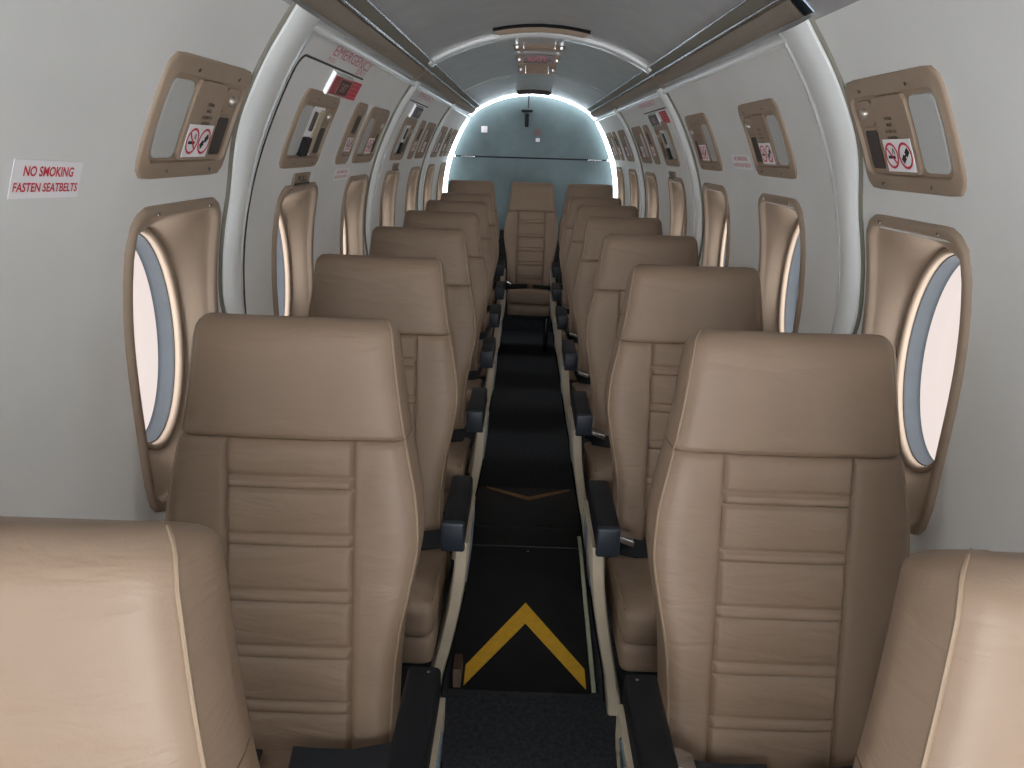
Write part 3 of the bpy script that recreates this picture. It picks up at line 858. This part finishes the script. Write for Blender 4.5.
    bm = NB(); rbox(bm, (A*.165, -.195, .452), (.024, .024, .009), .004, 7, lambda p: Vector((p.x, p.y, p.z+(p.x-A*.165)*A*.35))); bk = obj('buckle', bm, 'metal', bt) if side > 0 else bm.free()
    bt2 = obj('seat_belt', ribbon([(-A*.195, -.14, .39), (-A*.17, -.17, .415), (-A*.10, -.19, .420), (-A*.03, -.205, .426)], (0, .022, .006)), 'belt', root, smooth=False)
    return root
P = .762
YR = 1.22
SXC = .412
rows = ['front', 'second', 'third', 'fourth', 'fifth', 'sixth', 'seventh']
protos = {s: make_seat(s) for s in (-1, 1)}
used = set()
def seat(side, x, y, label, sz=1.):
    o = protos[side]
    if side in used: o = copy_tree(protos[side])
    used.add(side)
    o.location = (x, y, 0); o.scale = (1, 1, sz)
    tag(o, label, 'seat', 'tan leather passenger seats')
    return o
extra = {0: 'cut off by the corner of the view', 1: 'beside the nearest window', 2: 'beside the raised black floor cover'}
for s, w in ((-1, 'left'), (1, 'right')):
    for i in range(7):
        lab = 'tan leather passenger seat in the %s row %s of the aisle' % (rows[i], w)
        if i in (0, 1): lab += ', ' + {0: 'only its top showing', 1: 'beside a window'}[i]
        seat(s, s*(.434 if i == 0 else SXC), YR+P*(i-1), lab, 1.011 if i == 0 else 1.)
for s, w in ((-1, 'left'), (1, 'right')):
    seat(s, s*.435, YR+P*6, 'tan leather seat %s of the middle seat in the back row' % w, 1.045)
mid = seat(1, .014, YR+P*6, 'tan leather middle seat in the back row facing down the aisle', 1.045)
mid.scale.x = .93
# the middle seat shares the arms of its neighbours
for ch in list(mid.children):
    if ch.name.startswith(('armrest', 'side_frame')):
        for g2 in list(ch.children): bpy.data.objects.remove(g2)
        bpy.data.objects.remove(ch)
    elif ch.name.startswith(('seat_cushion', 'cushion_base', 'seat_pan')): ch.scale.x = .80
    elif ch.name.startswith('leg'):
        c = ch.copy(); COL.objects.link(c); c.parent = mid; c.location.x += .28

# ------------------------------------------------------------------ camera
cam = bpy.data.cameras.new('camera'); co = bpy.data.objects.new('camera', cam); COL.objects.link(co)
cam.sensor_fit = 'HORIZONTAL'; cam.sensor_width = 36; cam.lens = 769/1024*36; cam.clip_start = .02
yaw, pitch, roll = -.0095, .2958, .0309
cy, sy = math.cos(yaw), math.sin(yaw)
f = Vector((sy*math.cos(pitch), cy*math.cos(pitch), -math.sin(pitch)))
r = Vector((cy, -sy, 0)); u = r.cross(f)
r2 = r*math.cos(roll)+u*math.sin(roll); u2 = u*math.cos(roll)-r*math.sin(roll)
mw = Matrix(((r2.x, u2.x, -f.x, -.0373), (r2.y, u2.y, -f.y, 0), (r2.z, u2.z, -f.z, 1.40), (0, 0, 0, 1)))
co.matrix_world = mw
SC.camera = co

# ------------------------------------------------------------------ daylight
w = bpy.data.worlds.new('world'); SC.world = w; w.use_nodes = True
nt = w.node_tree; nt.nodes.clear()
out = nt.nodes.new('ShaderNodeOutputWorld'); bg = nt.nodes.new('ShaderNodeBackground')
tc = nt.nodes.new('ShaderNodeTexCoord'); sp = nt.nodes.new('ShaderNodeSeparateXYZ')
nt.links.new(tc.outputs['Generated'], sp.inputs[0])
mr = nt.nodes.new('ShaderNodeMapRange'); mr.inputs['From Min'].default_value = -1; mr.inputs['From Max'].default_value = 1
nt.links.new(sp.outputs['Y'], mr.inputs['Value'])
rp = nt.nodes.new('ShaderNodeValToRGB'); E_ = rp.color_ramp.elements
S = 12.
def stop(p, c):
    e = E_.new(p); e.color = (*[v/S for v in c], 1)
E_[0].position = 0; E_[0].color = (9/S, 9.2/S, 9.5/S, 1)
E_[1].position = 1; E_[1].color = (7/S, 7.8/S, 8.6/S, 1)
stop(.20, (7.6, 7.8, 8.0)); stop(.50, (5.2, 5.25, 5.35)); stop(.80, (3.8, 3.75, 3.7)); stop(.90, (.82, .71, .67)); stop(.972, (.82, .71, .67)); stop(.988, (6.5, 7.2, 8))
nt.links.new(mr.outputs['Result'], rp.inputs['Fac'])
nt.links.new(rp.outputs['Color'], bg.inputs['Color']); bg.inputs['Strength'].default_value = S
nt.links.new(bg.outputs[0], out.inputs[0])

SC.view_settings.view_transform = 'Standard'; SC.view_settings.look = 'None'
SC.view_settings.exposure = .2; SC.view_settings.gamma = 1; SC.view_settings.use_curve_mapping = False
SC.cycles.use_denoising = True
SC.cycles.max_bounces = 10; SC.cycles.diffuse_bounces = 6; SC.cycles.sample_clamp_indirect = 6
